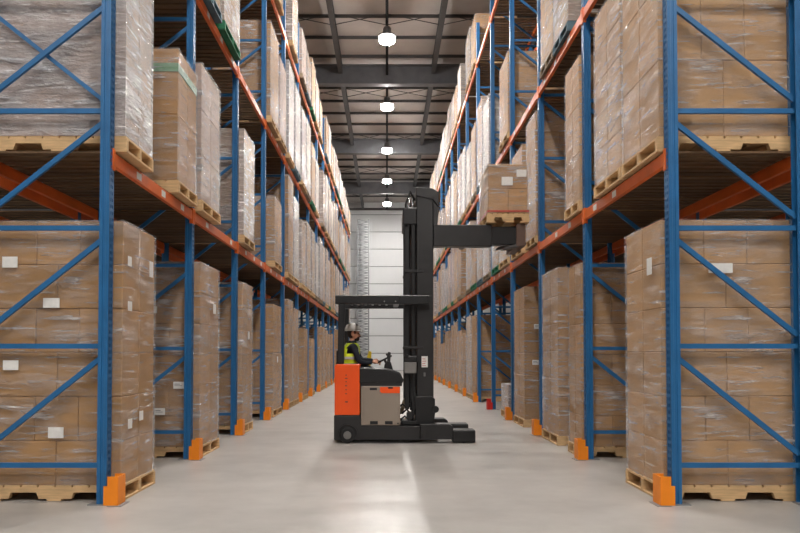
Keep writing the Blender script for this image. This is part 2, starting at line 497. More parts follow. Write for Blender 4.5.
def carton_boxes(w, d, h, seed, ch=.375):
    """brick-stacked cartons filling w x d x h, corner at origin"""
    r = random.Random(seed); nr = max(1, round(h/ch)); rh = h/nr; out = []
    st = r.random() < .5
    for i in range(nr):
        nx = (2 if (i % 2 == 0) == st else 3); ny = 2 if d < 1.0 or (i % 2) else 2
        if w < .8: nx = max(1, nx-1)
        for a in range(nx):
            for c in range(ny):
                j = r.uniform(-.004, .004)
                out.append((a*w/nx+.002, (a+1)*w/nx-.002, c*d/ny+.002+j*(c == 0)+.004, (c+1)*d/ny-.002-.004, i*rh+.001, (i+1)*rh-.002))
    return out
wrap_cache = {}
def wrap_mesh(w, d, h, mat, seed, low=.05):
    key = (round(w, 2), round(d, 2), round(h, 2), mat, seed % 3, low)
    if key in wrap_cache: return wrap_cache[key]
    r = random.Random(seed); bm = bmesh.new(); e = .012
    nz = max(4, int(h/.14)); ring0 = []
    per = []
    nx, ny = 6, 6
    for i in range(nx): per.append((-e+(w+2*e)*i/nx, -e, 0, -1))
    for i in range(ny): per.append((w+e, -e+(d+2*e)*i/ny, 1, 0))
    for i in range(nx): per.append((w+e-(w+2*e)*i/nx, d+e, 0, 1))
    for i in range(ny): per.append((-e, d+e-(d+2*e)*i/ny, -1, 0))
    rows = []
    for k in range(nz+1):
        z = -low+(h+.006+low)*k/nz; row = []
        for i, (x, y, nx_, ny_) in enumerate(per):
            corner = i % 6 == 0
            j = 0 if corner else r.uniform(-.003, .009)
            row.append(bm.verts.new((x+nx_*j, y+ny_*j, z)))
        rows.append(row)
    ins = .12                                     # film folded over the top edge
    top = []
    for i, (x, y, a, b_) in enumerate(per):
        top.append(bm.verts.new((min(max(x, ins), w-ins), min(max(y, ins), d-ins), h+.006+r.uniform(0, .004))))
    rows.append(top); n = len(per)
    for k in range(len(rows)-1):
        for i in range(n):
            try:
                f = bm.faces.new((rows[k][i], rows[k][(i+1) % n], rows[k+1][(i+1) % n], rows[k+1][i])); f.smooth = False
            except ValueError: pass
    bmesh.ops.recalc_face_normals(bm, faces=bm.faces)
    me = bpy.data.meshes.new('stretch_wrap'); bm.to_mesh(me); bm.free(); me.materials.append(M[mat])
    wrap_cache[key] = me
    return me
load_cache = {}
LVW = ['floor level', 'first beam level', 'second beam level', 'third beam level']
CARDW = {'card': 'brown', 'cardpale': 'tan', 'cardgrey': 'mauve', 'cardwhite': 'whitish'}

def add_load(side, lv, y0, y1, ztop, card='card', wrap='fclear', pal='pal', detailed=False, label=None, plabel=None, labels=0,
             x0=None, w=LWID, z0=None, pallet=True, tape=False, stickers=(), ch=None, seed=None, where=None, group=None):
    sgn = -1 if side == 'left' else 1; d = y1-y0
    if x0 is None: x0 = XL[side]-w if side == 'left' else XL[side]
    zb = base_z(side, lv) if z0 is None else z0
    seed = random.randrange(10**6) if seed is None else seed
    k = max(0, min(NF-2, int((y0-Y0)/BAY)))
    if where is None:
        fy = (y0-ZK[k])/BAY
        where = '%s half of %s bay, %s, %s rack' % ('near' if fy < .42 else 'far', ORD[k], LVW[lv], side)
    hh = ztop-zb
    look = 'tall' if hh > 2.2 else ('low' if hh < 1.2 else 'wrapped')
    if label is None: label = '%s %s carton load, %s' % (look, CARDW[card], where)
    group = group or 'wrapped carton loads in the %s rack' % side
    if pallet:
        add_pallet(x0-.025, y0-.005, zb, w+.05, d+.01, pal, plabel or '%s pallet, %s' % ({'pal': 'pale wooden', 'palgrey': 'weathered wooden', 'palgreen': 'green painted', 'palblue': 'blue-grey'}[pal], where),
                   'pallets in the %s rack' % side, detailed)
    zl = zb+(PH if pallet else 0); h = ztop-zl
    if ch is None: ch = (.375, .45, .6)[seed % 3] if lv else (.375, .42)[seed % 2]
    if detailed:
        t = thing('wrapped_load', label, 'carton load', (x0, y0, zl), group)
        boxes = carton_boxes(w, d, h, seed, ch)
        for q in boxes:
            link('carton', MB().box(*q, .006).mesh('carton', card), t)
        if tape:
            zt = h-.27
            b = MB().box(-.004, w+.004, -.003, d+.003, zt, zt+.1); b.mesh; link('tape_band', b.mesh('tape_band', 'green'), t)
    else:
        d_ = round(d, 2); h = round(h, 1) if lv else round(h, 2)
        key = (round(w, 2), d_, h, card, seed % 4, ch)
        if key not in load_cache:
            b = MB()
            for q in carton_boxes(w, d_, h, seed, ch): b.box(*q)
            load_cache[key] = b.mesh('wrapped_load', card)
        t = tag(link('wrapped_load', load_cache[key], None, (x0, y0, zl)), label, 'carton load', group)
    if wrap: link('stretch_wrap', wrap_mesh(w, d, h, wrap, seed, 0), t)
    r = random.Random(seed+5)
    for fc, a, q, la, lb in stickers:              # (face, along, height, width, height of the label)
        X0 = [a, a+la, -.026, -.022] if fc == 'n' else ([w+.022, w+.026] if side == 'left' else [-.026, -.022])+[a, a+la]
        link('paper_label', MB().box(*X0, q, q+lb).mesh('paper_label', 'label'), t)
    for i in range(labels):                       # paper address labels stuck on the front and aisle faces
        lw, lh = (.14, .09)
        if i % 3 < 2:
            xx = r.uniform(.08, w-.3); zz = r.uniform(.2, h-.3)
            L = link('paper_label', MB().box(xx, xx+lw, -.026, -.022, zz, zz+lh).mesh('paper_label', 'label'), t)
            link('printed_lines', MB().box(xx+.015, xx+lw*.6, -.0265, -.026, zz+lh*.62, zz+lh*.7).box(xx+.015, xx+lw*.8, -.0265, -.026, zz+lh*.4, zz+lh*.46).mesh('printed_lines', 'ink'), L)
        else:
            yy = r.uniform(.1, d-.25); zz = r.uniform(h*.3, h-.2); xs = w+.022 if side == 'left' else -.026
            L = link('paper_label', MB().box(xs, xs+.004, yy, yy+lw, zz, zz+lh*1.5).mesh('paper_label', 'label'), t)
    return t

used = []
def fits(side, lv, y0, y1):
    return all(not (u[0] == side and u[1] == lv and u[2] < y1+.02 and u[3] > y0-.02) for u in used)
def L(side, lv, y0, y1, ztop, **kw):
    used.append((side, lv, y0, y1)); return add_load(side, lv, y0, y1, ztop, **kw)

# --- left rack, near loads as the photo shows them
L('left', 0, 6.5, 7.38, 2.57, card='card', detailed=True, ch=.375, stickers=(('n', .10, 1.99, .14, .1), ('n', .48, 1.62, .15, .09), ('n', .12, 1.05, .14, .09), ('n', .54, .43, .14, .1), ('a', .66, 1.98, .1, .16), ('a', .06, 2.02, .09, .09), ('a', .07, 1.6, .1, .09), ('a', .1, .5, .1, .09), ('a', .4, .55, .1, .09)), seed=11)
L('left', 0, 9.19, 10.2, 2.54, detailed=True, labels=5, seed=12, wrap='fhazy')
L('left', 0, 11.9, 12.75, 2.55, detailed=True, labels=3, seed=13, wrap='fhazy')
L('left', 0, 15.05, 16.3, 1.36, card='cardpale', wrap='fhazy', labels=4, seed=14, detailed=True, label='low tan wrapped load on the floor in fourth bay, lower of two stacked, left rack')
add_load('left', 0, 15.12, 16.2, 2.42, card='card', z0=1.375, pallet=False, w=1.1, seed=15, wrap='fclear', label='brown carton stack sitting on top of the low wrapped load, fourth bay, left rack')
L('left', 0, 17.3, 18.25, 2.7, seed=16, wrap='fhazy')
L('left', 0, 18.4, 19.4, 2.55, seed=17, wrap='fhazy')
L('left', 0, 20.6, 21.65, 2.1, seed=18, wrap='fclear', card='card')
L('left', 0, 22.7, 23.7, 1.85, seed=19, card='cardpale')
L('left', 1, 6.5, 7.24, 5.35, card='cardgrey', wrap='fwhite', detailed=True, seed=21)
L('left', 1, 8.15, 8.95, 4.9, card='card', wrap='fclear', detailed=True, tape=True, ch=.62, seed=22, label='brown carton load with green tape band in first bay, first beam level, left rack')
L('left', 1, 9.19, 10.2, 5.16, card='cardgrey', wrap='fhazy', detailed=True, seed=23)
L('left', 1, 11.9, 12.85, 5.16, card='cardpale', wrap='fwhite', seed=24)
L('left', 1, 15.2, 16.2, 4.75, card='cardpale', wrap='fhazy', seed=25)
L('left', 1, 17.3, 18.25, 5.75, wrap='fhazy', seed=26)
L('left', 1, 18.4, 19.4, 5.5, card='cardwhite', wrap='fwhite', seed=27)
L('left', 2, 9.21, 10.2, 8.3, card='cardpale', wrap='fhazy', pal='palblue', seed=31)
L('left', 2, 10.4, 11.5, 8.2, card='cardpale', wrap='fwhite', pal='palgreen', seed=32)
L('left', 2, 14.6, 15.7, 8.35, card='card', wrap='fhazy', seed=33)
L('left', 2, 15.9, 16.9, 8.1, card='cardgrey', wrap='fhazy', seed=34)
L('left', 3, 15.2, 16.3, 10.8, card='cardpale', wrap='fhazy', seed=35)
L('left', 3, 17.9, 19.0, 10.9, card='card', wrap='fwhite', seed=36)
# --- right rack
L('right', 0, 6.5, 7.44, 2.58, card='cardpale', detailed=True, stickers=(('n', .43, 1.94, .22, .09), ('a', .16, 1.95, .12, .16)), seed=41)
L('right', 0, 9.19, 9.8, 2.53, detailed=True, labels=0, seed=42)
L('right', 0, 10.4, 11.45, 2.62, detailed=True, labels=2, seed=43, wrap='fhazy', label='brown wrapped carton load on the floor, far half of second bay, right rack')
L('right', 0, 12.97, 14.0, 2.58, detailed=True, labels=2, seed=44)
L('right', 0, 14.65, 15.55, .7, card='cardgrey', wrap='fwhite', seed=45, detailed=True, label='low white-wrapped load beside the red foot guard in fourth bay, right rack')
L('right', 0, 20.0, 21.1, 2.45, seed=46)
L('right', 0, 21.25, 22.4, 2.5, seed=47, card='cardpale', wrap='fwhite')
L('right', 1, 6.5, 7.5, 5.5, card='cardpale', detailed=True, ch=.62, seed=51)
L('right', 1, 7.56, 8.5, 5.4, card='cardpale', wrap='fhazy', detailed=True, seed=52, label='tan wrapped carton load in middle of first bay, first beam level, right rack', where='far half of first bay, first beam level, right rack')
L('right', 1, 9.19, 9.92, 5.27, card='cardpale', wrap='fclear', detailed=True, seed=53)
L('right', 1, 11.9, 12.7, 5.45, card='card', wrap='fhazy', seed=54)
L('right', 1, 13.1, 14.2, 5.3, card='cardpale', wrap='fhazy', seed=55)
L('right', 2, 9.7, 10.55, 8.0, card='cardpale', wrap='fwhite', pal='palblue', seed=61, where='near half of second bay, second beam level, right rack')
L('right', 2, 10.62, 11.46, 7.9, card='cardpale', wrap='fhazy', pal='palgrey', seed=62)
L('right', 2, 14.6, 15.7, 7.68, card='cardpale', wrap='fclear', seed=63)
L('right', 2, 17.3, 18.4, 7.75, card='cardwhite', wrap='fwhite', seed=64)
L('right', 3, 20.0, 21.1, 11.1, card='card', wrap='fclear', seed=65)
skip = {('right', 0, 3), ('right', 0, 4), ('right', 2, 2), ('right', 2, 3), ('right', 3, 4), ('right', 3, 3), ('left', 0, 5), ('left', 0, 6), ('left', 2, 2), ('left', 3, 3), ('left', 3, 4)}
rr = random.Random(99)
for side in ('left', 'right'):
    for lv in range(4):
        for k in range(3, NF-1):
            if (side, lv, k) in skip: continue
            for half in (0, 1):
                y0 = ZK[k]+(.165 if half == 0 else 1.42); dd = rr.choice((1.0, 1.1, 1.15)); y1 = y0+dd
                if not fits(side, lv, y0, y1) or rr.random() < .07: continue
                zb = base_z(side, lv)
                top = zb+(rr.uniform(1.8, 2.6) if lv == 0 else rr.uniform(1.75, 2.45) if lv < 3 else rr.uniform(1.3, 1.75))
                if side == 'right' and lv == 1: top = min(top, 5.5)
                card = rr.choice(('card', 'cardpale', 'cardgrey', 'cardwhite', 'card')) if lv else rr.choice(('card', 'card', 'cardpale'))
                wrap = rr.choice(('fhazy', 'fwhite', 'fwhite')) if lv else rr.choice(('fhazy', 'fclear', 'fhazy'))
                pal = rr.choice(('pal', 'pal', 'pal', 'palgrey', 'palgreen', 'palblue')) if lv else 'pal'
                L(side, lv, y0, y1, top, card=card, wrap=wrap, pal=pal, seed=rr.randrange(10**5))

# ------------------------------------------------------------------ reach truck (faces +x, mast to the right)
TY = 10.69                                        # its near side
tr = thing('reach_truck', 'orange and black reach truck with tall mast raised beside the right rack', 'reach truck', (0, TY+.62, 0))
def T(mb, name, mat, parent=None, **k): return mb.build(name, mat, parent or tr, **k)
F, G = TY, TY+1.24                                # near and far side
# chassis: low frame, rear base, cab floor and far side wall
b = MB()
b.prism([(-.80, .05), (.5, .05), (.5, .26), (-.40, .26), (-.40, .42), (-.80, .42)], 'y', F, F+.45, .012)
b.prism([(-.80, .05), (.5, .05), (.5, .26), (.2, .26), (-.40, .42), (-.80, .42)], 'y', F+.45, G, .012)
chas = T(b, 'chassis', 'char')
T(MB().box(-.40, .26, F+.45, G-.02, .4, .5, .01), 'cab_floor', 'black')
T(MB().box(-.79, -.36, F+.40, F+.79, .43, .90, .03, 2), 'seat_base', 'black')
b = MB().box(-.72, -.36, F+.38, F+.79, .91, 1.005, .03, 3); T(b, 'seat_cushion', 'vinyl')
b = MB().prism([(-.80, 1.0), (-.758, 1.0), (-.758, 1.40), (-.795, 1.40)], 'y', F+.42, F+.79, .02); T(b, 'seat_back', 'vinyl')
oc = T(MB().prism([(-.79, .425), (-.41, .425), (-.41, 1.19), (-.77, 1.19), (-.79, 1.16)], 'y', F-.012, F+.34, .014), 'rear_cover', 'torange')
b = MB()
for zz, l in ((1.02, .02), (.97, .035), (.92, .02), (.86, .03), (.80, .02), (.74, .025)): b.box(-.615-l/2, -.615+l/2, F-.016, F-.011, zz, zz+.012)
T(b, 'printed_mark', 'ink', oc)
T(MB().box(-.63, -.59, F-.016, F-.011, .615, .632), 'printed_plate', 'ink', oc)
T(MB().box(-.79, -.41, F+.92, G+.0, .965, 1.18, .014), 'rear_cover', 'torange')
# drive wheel showing in a cut-out at the rear
w = T(MB().lathe([(.03, -.02), (.095, -.02), (.118, -.008), (.12, .05), (.118, .08), (.03, .08)], (-.595, F-.012, .125), 'y', 28), 'drive_wheel', 'rubber')
T(MB().lathe([(.02, -.03), (.055, -.03), (.06, -.02)], (-.595, F-.012, .125), 'y', 20), 'wheel_hub', 'greybox', w)
b = MB(); n = 20
ring = [(-.595+.15*math.cos(PI*k/n), .135+.15*math.sin(PI*k/n)) for k in range(n+1)]; inner = [(-.595+.128*math.cos(PI*k/n), .135+.128*math.sin(PI*k/n)) for k in range(n+1)]
b.prism(ring+inner[::-1], 'y', F-.02, F+.02); T(b, 'wheel_arch', 'black')
# battery
bt = T(MB().box(-.395, .20, F-.004, F+.42, .268, .86, .018, 2), 'battery_box', 'beige')
T(MB().prism([(-.105, .775), (-.08, .755), (.192, .755), (.192, .848), (-.105, .848)], 'y', F-.009, F-.003), 'orange_flash', 'torange', bt)
b = MB()
for x0 in (-.255, -.03): b.box(x0, x0+.115, F-.008, F-.002, .285, .335, .004)
b.box(-.26, -.15, F-.008, F-.002, .8, .835, .004); b.box(.015, .09, F-.011, F-.003, .82, .848, .003)
T(b, 'hand_slot', 'black', bt)
T(MB().lathe([(.008, -.012), (.012, -.012), (.012, 0)], (.165, F, .30), 'y', 12), 'latch_bolt', 'black', bt)
# cowl over the battery with sloping front
b = MB().prism([(-.42, .90), (-.16, .905), (-.11, .935), (.1, .925), (.235, .90), (.25, .96), (.2, 1.06), (.1, 1.10), (-.02, 1.125), (-.42, 1.135)], 'y', F-.01, F+.40, .016)
T(b, 'battery_cowl', 'black')
T(MB().prism([(-.40, .862), (.225, .862), (.23, .915), (.1, .93), (-.40, .93)], 'y', F+.01, F+.39), 'cowl_seal', 'char')
# console with steering wheel, levers
b = MB().prism([(-.05, 1.10), (.1, 1.08), (.06, 1.22), (.0, 1.24), (-.04, 1.18)], 'y', F+.30, F+.86, .014); cs = T(b, 'control_console', 'black')
b = MB(); c = Vector((-.04, F+.56, 1.26)); ax = Vector((-.45, 0, .9)).normalized(); u = Vector((0, 1, 0)); v = ax.cross(u)
pts = [c+(u*math.cos(t)+v*math.sin(t))*.12 for t in [2*PI*k/20 for k in range(21)]]
b.tube(pts, .014, 8); b.tube([c+u*.12, c-u*.12], .01, 6); b.tube([c, c-ax*.1], .022, 8)
T(b, 'steering_wheel', 'vinyl', cs)
b = MB()
for q in range(3):
    y = F+.60+.06*q; b.tube([(.02, y+.1, 1.22), (.0, y+.1, 1.33)], .008, 6); b.ball((-.002, y+.1, 1.335), .018, 8)
T(b, 'control_lever', 'vinyl', cs)
T(MB().prism([(.0, 1.22), (.05, 1.2), (.06, 1.37), (.015, 1.38)], 'y', F+.32, F+.50, .01), 'display_panel', 'char', cs)
T(MB().prism([(-.335, 1.14), (-.27, 1.14), (-.255, 1.38), (-.30, 1.40), (-.33, 1.30)], 'y', F+1.02, F+1.10, .01), 'yellow_grab_rail', 'yellow')
# overhead guard
og = T(MB().box(-.785, .19, F+.0, F+.10, 2.105, 2.235, .012).box(-.785, .64, F+.02, F+.09, 2.10, 2.235, .01).box(-.785, .40, G-.12, G-.02, 2.105, 2.235, .012).box(-.785, -.70, F+.1, G-.12, 2.12, 2.22, .01).box(.10, .19, F+.1, G-.12, 2.12, 2.22, .01), 'overhead_guard', 'black')
b = MB()
for q in range(6):
    x = -.60+.115*q; b.box(x, x+.035, F+.1, G-.12, 2.15, 2.19)
T(b, 'guard_bars', 'black', og)
for y in (F+.02, G-.12):
    T(MB().prism([(-.75, 1.19), (-.655, 1.19), (-.635, 2.105), (-.735, 2.105)], 'y', y, y+.09, .012), 'guard_post', 'black', og)
b = MB()
for x in (-.04, .13): b.lathe([(.012, -.012), (.012, 0)], (x, F, 2.14), 'y', 10)
T(b, 'guard_bolt', 'greybox', og)
# support legs with load wheels
for y0 in (F, G-.30):
    lg = T(MB().prism([(.5, .045), (1.0, .06), (1.0, .25), (.94, .285), (.5, .29)], 'y', y0+.02, y0+.28, .012), 'support_leg', 'char')
    T(MB().box(.985, 1.335, y0, y0+.30, .012, .2, .022, 3), 'load_wheel_cover', 'black', lg)
    T(MB().lathe([(.02, 0), (.085, .0), (.09, .02), (.09, .2), (.085, .22), (.02, .22)], (1.16, y0+.04, .092), 'y', 20), 'load_wheel', 'rubber', lg)
# mast: two rails each in three nested stages
MY0, MY1 = F+.18, G-.18
for y in (MY0, MY1-.12):
    T(MB().box(.455, .715, y, y+.12, .30, 3.84, .012), 'outer_mast_rail', 'char')
    T(MB().box(.375, .435, y+.01, y+.10, .42, 3.62, .008), 'middle_mast_rail', 'black')
    T(MB().box(.27, .345, y+.02, y+.11, .50, 3.58, .008), 'inner_mast_rail', 'black')
T(MB().prism([(.43, .26), (.715, .26), (.735, .44), (.735, .66), (.68, .70), (.43, .70)], 'y', MY0-.03, MY1+.03, .014), 'mast_base', 'black')
T(MB().lathe([(.01, -.02), (.05, -.02), (.055, .0)], (.74, MY0-.03, .5), 'y', 16), 'tilt_pivot', 'black')
T(MB().prism([(.445, 3.78), (.72, 3.74), (.80, 3.60), (.80, 3.84), (.70, 3.90), (.445, 3.92)], 'y', MY0-.02, MY1+.02, .012), 'mast_head', 'char')
T(MB().prism([(.715, 3.02), (.76, 3.05), (.80, 3.60), (.715, 3.70)], 'y', MY0, MY1, .006), 'mast_side_plate', 'char')
T(MB().box(.245, .46, MY0-.02, MY1+.02, 3.34, 3.60, .014), 'carriage_block', 'black')
for z in (2.60, 2.10, 1.42):
    for y in (MY0-.012, MY1): T(MB().box(.262, .56, y, y+.012, z, z+.045, .004), 'mast_cross_tie', 'char')
for x, y in ((.40, F+.46), (.36, F+.74)):
    c = T(MB().tube([(x, y, .55), (x, y, 3.35)], .035, 12), 'lift_cylinder', 'black')
    T(MB().tube([(x, y, 3.35), (x, y, 3.86)], .02, 10), 'piston_rod', 'chrome', c)
b = MB()
for q in range(4):
    y = F+.36+.07*q; b.tube([(.405+.012*q, y, .62), (.405+.012*q, y, 2.2), (.40+.012*q, y, 3.4)], .012, 6)
T(b, 'lift_chain', 'dark')
b = MB()
for q in range(3): b.tube([(.30, F+.2+.05*q, 3.3), (.29, F+.18+.05*q, 3.66), (.36, F+.2+.05*q, 3.86), (.43, F+.22+.05*q, 3.74)], .015, 8)
T(b, 'hydraulic_hose', 'rubber')
gb = T(MB().box(.262, .45, F+.05, F+.17, 1.05, 1.22, .012), 'hydraulic_unit', 'greybox')
T(MB().box(.25, .47, F+.07, F+.17, 1.22, 1.32, .02, 2).box(.27, .33, F+.05, F+.17, 1.29, 1.345, .01), 'valve_cover', 'black', gb)
b = MB()
for q, (x, z) in enumerate(((.27, .34), (.30, .44), (.24, .52))):
    b.tube([(x-.07, F+.12+.04*q, z), (x, F+.1+.04*q, z+.06), (x+.08, F+.12+.04*q, z-.02), (x+.14, F+.12+.04*q, z+.1), (x+.12, F+.14+.04*q, z+.4)], .017, 8)
T(b, 'hydraulic_hose', 'rubber')
T(MB().box(.22, .46, F+.08, F+.6, .27, .33, .01).box(.3, .4, F+.1, F+.3, .33, .46, .02), 'pump_unit', 'black')
T(MB().prism([(.215, .42), (.25, .42), (.30, .64), (.265, .66), (.22, .55)], 'y', F+.3, F+.42, .008), 'brown_pedal_guard', 'palgrey')
ml = T(MB().box(.53, .625, MY0-.006, MY0+.001, 1.14, 1.31), 'warning_label', 'label')
b = MB()
for q in range(4): b.box(.54, .60-.012*(q % 2), MY0-.008, MY0-.005, 1.16+.035*q, 1.168+.035*q)
T(b, 'label_print', 'redink', ml)
T(MB().box(.56, .59, MY0-.012, MY0, 1.0, 1.06, .004), 'catch', 'greybox')
# raised reach carriage: two telescopic fork arms and the end plate
for y in (MY0-.02, MY1-.14):
    zz = 3.0 if y < F+.4 else 3.11
    fa = T(MB().box(.715, 1.62, y, y+.16, zz, 3.335, .012), 'fork_arm', 'char')
    T(MB().box(1.60, 2.02, y+.02, y+.14, zz+.03, 3.31, .01), 'arm_extension', 'black', fa)
    T(MB().prism([(1.78, zz-.05), (2.14, zz+.02), (2.14, zz+.07), (1.84, zz+.0)], 'y', y, y+.16, .004), 'fork_heel', 'dark', fa)
T(MB().box(1.18, 1.26, MY0+.14, MY1-.14, 3.06, 3.26, .01), 'carriage_cross_tie', 'black')
T(MB().box(1.99, 2.13, MY0-.03, MY1+.03, 3.0, 3.352, .01), 'fork_end_plate', simple('rusty_steel', (96, 74, 64), .6))
# pallet of cartons resting on the raised forks
add_load('right', 0, F+.08, F+1.10, 4.25, card='cardpale', wrap='fclear', pal='pal', detailed=True, ch=.36, x0=1.55, w=.60, z0=3.356, seed=77, labels=0,
         label='tan carton load on the pallet held up on the truck forks', plabel='small wooden pallet resting on the raised forks of the truck', group='wrapped carton loads in the right rack')
t = [o for o in bpy.data.objects if o.get('label', '').startswith('tan carton load on the pallet')][0]
link('paper_label', MB().box(.2, .37, -.026, -.022, .42, .55).mesh('paper_label', 'label'), t)
link('paper_label', MB().box(.43, .58, -.026, -.022, .55, .66).mesh('paper_label', 'label'), t)
link('red_strap', MB().box(-.02, .62, -.022, -.018, .015, .035).box(-.022, -.018, -.02, 1.04, .015, .035).mesh('red_strap', 'redstrap'), t)
# ------------------------------------------------------------------ the driver, sitting facing +x
PY = TY+.655
def skin_chain(verts, edges, radii, sub=2):
    me = bpy.data.meshes.new('tmp'); me.from_pydata([Vector(v) for v in verts], edges, [])
    o = bpy.data.objects.new('tmp', me); COL.objects.link(o)
    sk = o.modifiers.new('s', 'SKIN'); sk.use_smooth_shade = True
    for i, r in enumerate(radii):
        d = me.skin_vertices[0].data[i]; d.radius = r if isinstance(r, tuple) else (r, r); d.use_root = (i == 0)
    m = o.modifiers.new('u', 'SUBSURF'); m.levels = sub; m.render_levels = sub
    dg = bpy.context.evaluated_depsgraph_get(); ev = o.evaluated_get(dg); out = bpy.data.meshes.new_from_object(ev)
    bpy.data.objects.remove(o); bpy.data.meshes.remove(me)
    return out
HX, HZ = -.585, 1.13                               # pelvis
V = [(HX, PY, HZ), (HX-.005, PY, 1.25), (HX+.01, PY, 1.37), (HX+.025, PY, 1.465), (HX+.03, PY, 1.53), (HX+.045, PY, 1.60)]
R = [(.115, .15), (.105, .14), (.115, .16), (.09, .14), (.05, .055), (.052, .056)]
E_ = [(0, 1), (1, 2), (2, 3), (3, 4), (4, 5)]
def add(p, r, parent):
    V.append(p); R.append(r); E_.append((parent, len(V)-1)); return len(V)-1
hands = []
for s in (-1, 1):                                  # -1 near side
    sh = add((-.535, PY+s*.162, 1.445), .06, 3)
    ua = add((-.475, PY+s*.20, 1.34), .05, sh)
    el = add((-.445, PY+s*.205, 1.225), .047, ua) if s < 0 else add((-.42, PY+s*.20, 1.245), .047, ua)
    fa = add((-.32, PY+s*.16, 1.20), .041, el) if s < 0 else add((-.31, PY+s*.12, 1.245), .041, el)
    wr = add((-.225, PY+s*.13, 1.215), .030, fa) if s < 0 else add((-.215, PY+s*.035, 1.24), .030, fa)
    hands.append((s, V[wr]))
    hp = add((HX+.06, PY+s*.09, 1.12), .088, 0)
    th = add((-.36, PY+s*.11, 1.115), .08, hp)
    kn = add((-.19, PY+s*.115, 1.06), .062, th)
    sn = add((-.175, PY+s*.115, .84), .056, kn)
    an = add((-.205, PY+s*.115, .60), .04, sn)
    ft = add((-.13, PY+s*.115, .555), .042, an)
    add((-.035, PY+s*.12, .54), .036, ft)
parts = [skin_chain(V, E_, R)]
for s, wr in hands:                                # palm, four fingers, thumb, curled round the wheel rim
    d = Vector((.97, -s*.08, .0)).normalized(); up = Vector((0, 0, 1)); side = d.cross(up).normalized()
    w0 = Vector(wr); pm = w0+d*.055
    parts.append(skin_chain([w0-d*.01, w0+d*.035, w0+d*.075], [(0, 1), (1, 2)], [(.022, .028), (.02, .036), (.014, .036)], 1))
    for q, ln in enumerate((.036, .042, .039, .03)):
        base = w0+d*.078+side*(.027-.018*q)
        parts.append(skin_chain([base-d*.02, base, base+d*ln*.75-up*.008, base+d*ln*1.05-up*.032, base+d*ln*.75-up*.05], [(0, 1), (1, 2), (2, 3), (3, 4)], [.0095, .0092, .0085, .008, .007], 1))
    tb = w0+d*.03+side*.03
    parts.append(skin_chain([tb-side*.012, tb+side*.012+d*.018-up*.008, tb+side*.018+d*.045-up*.02, tb+side*.008+d*.066-up*.03], [(0, 1), (1, 2), (2, 3)], [.012, .0115, .01, .008], 1))
hb = MB(); HC_ = Vector((-.535, PY, 1.665))
hb.ball(HC_+Vector((-.008, 0, .02)), (.098, .077, .105), 24)                  # skull
hb.ball(HC_+Vector((.026, 0, -.045)), (.066, .058, .072), 20)                  # jaw
hb.ball(HC_+Vector((.068, 0, -.094)), (.024, .026, .022), 12)                  # chin
hb.bm.verts.ensure_lookup_table()
n0 = HC_+Vector((.088, 0, -.005))
hb.tube([n0+Vector((-.012, 0, .025)), n0+Vector((.008, 0, -.008)), n0+Vector((.02, 0, -.028)), n0+Vector((-.01, 0, -.038))], [.009, .012, .015, .012], 10)
hb.ball(HC_+Vector((.078, 0, -.062)), (.02, .026, .009), 10); hb.ball(HC_+Vector((.076, 0, -.074)), (.019, .022, .008), 10)   # lips
hb.ball(HC_+Vector((.078, 0, .028)), (.02, .05, .012), 10)                     # brow
for s in (-1, 1):
    hb.ball(HC_+Vector((-.012, s*.078, -.012)), (.02, .012, .034), 10)         # ears
    hb.ball(HC_+Vector((.06, s*.036, -.03)), (.026, .022, .024), 10)           # cheeks
parts.append(hb.mesh('tmp', None))
bm = bmesh.new()
for p in parts: bm.from_mesh(p); bpy.data.meshes.remove(p)
me = bpy.data.meshes.new('person'); bm.to_mesh(me); bm.free()
o = bpy.data.objects.new('tmp', me); COL.objects.link(o)
md = o.modifiers.new('r', 'REMESH'); md.mode = 'VOXEL'; md.voxel_size = .0065; md.use_smooth_shade = True
sm = o.modifiers.new('s', 'SMOOTH'); sm.factor = .4; sm.iterations = 2
body = bpy.data.meshes.new_from_object(o.evaluated_get(bpy.context.evaluated_depsgraph_get())); body.name = 'person'
bpy.data.objects.remove(o); bpy.data.meshes.remove(me)
for m in ('jacket', 'trouser', 'skin', 'black', 'hair'): body.materials.append(M[m])
for p in body.polygons:
    c = p.center; mi = 0
    if c.z < 1.16 and c.x > -.62 and not (c.x > -.45 and c.z > 1.135 and abs(c.y-PY) < .14 and c.x > -.25): mi = 1
    if c.z < 1.13: mi = 1
    if c.z < .62: mi = 3
    if c.z > 1.545: mi = 2
    for s, wr in hands:
        if c.x > wr[0]-.004 and (c-Vector(wr)).length < .17 and c.z > 1.145: mi = 2
    if mi == 2 and c.z > 1.57 and c.x < -.52+(.02 if c.z > 1.66 else -.03) and c.z > 1.60 and abs(c.y-PY) < .074: mi = 4   # hair at the back and sides
    if mi == 2 and 1.545 < c.z < 1.632 and c.x > -.515 and c.z < 1.575+(c.x+.515)*.55+.012: mi = 4    # short beard
    p.material_index = mi; p.use_smooth = True
pr = thing('person', 'driver in grey helmet, lime vest and dark jacket seated on the truck', 'person', (HX, PY, 1.06))
off = Vector((HX, PY, 1.06))
bo = link('body', body, pr, -off)
for s in (-1, 1):
    MB().ball(HC_+Vector((.077, s*.032, .006)), (.012, .013, .009), 10).build('eye', 'eye', bo, smooth=True)
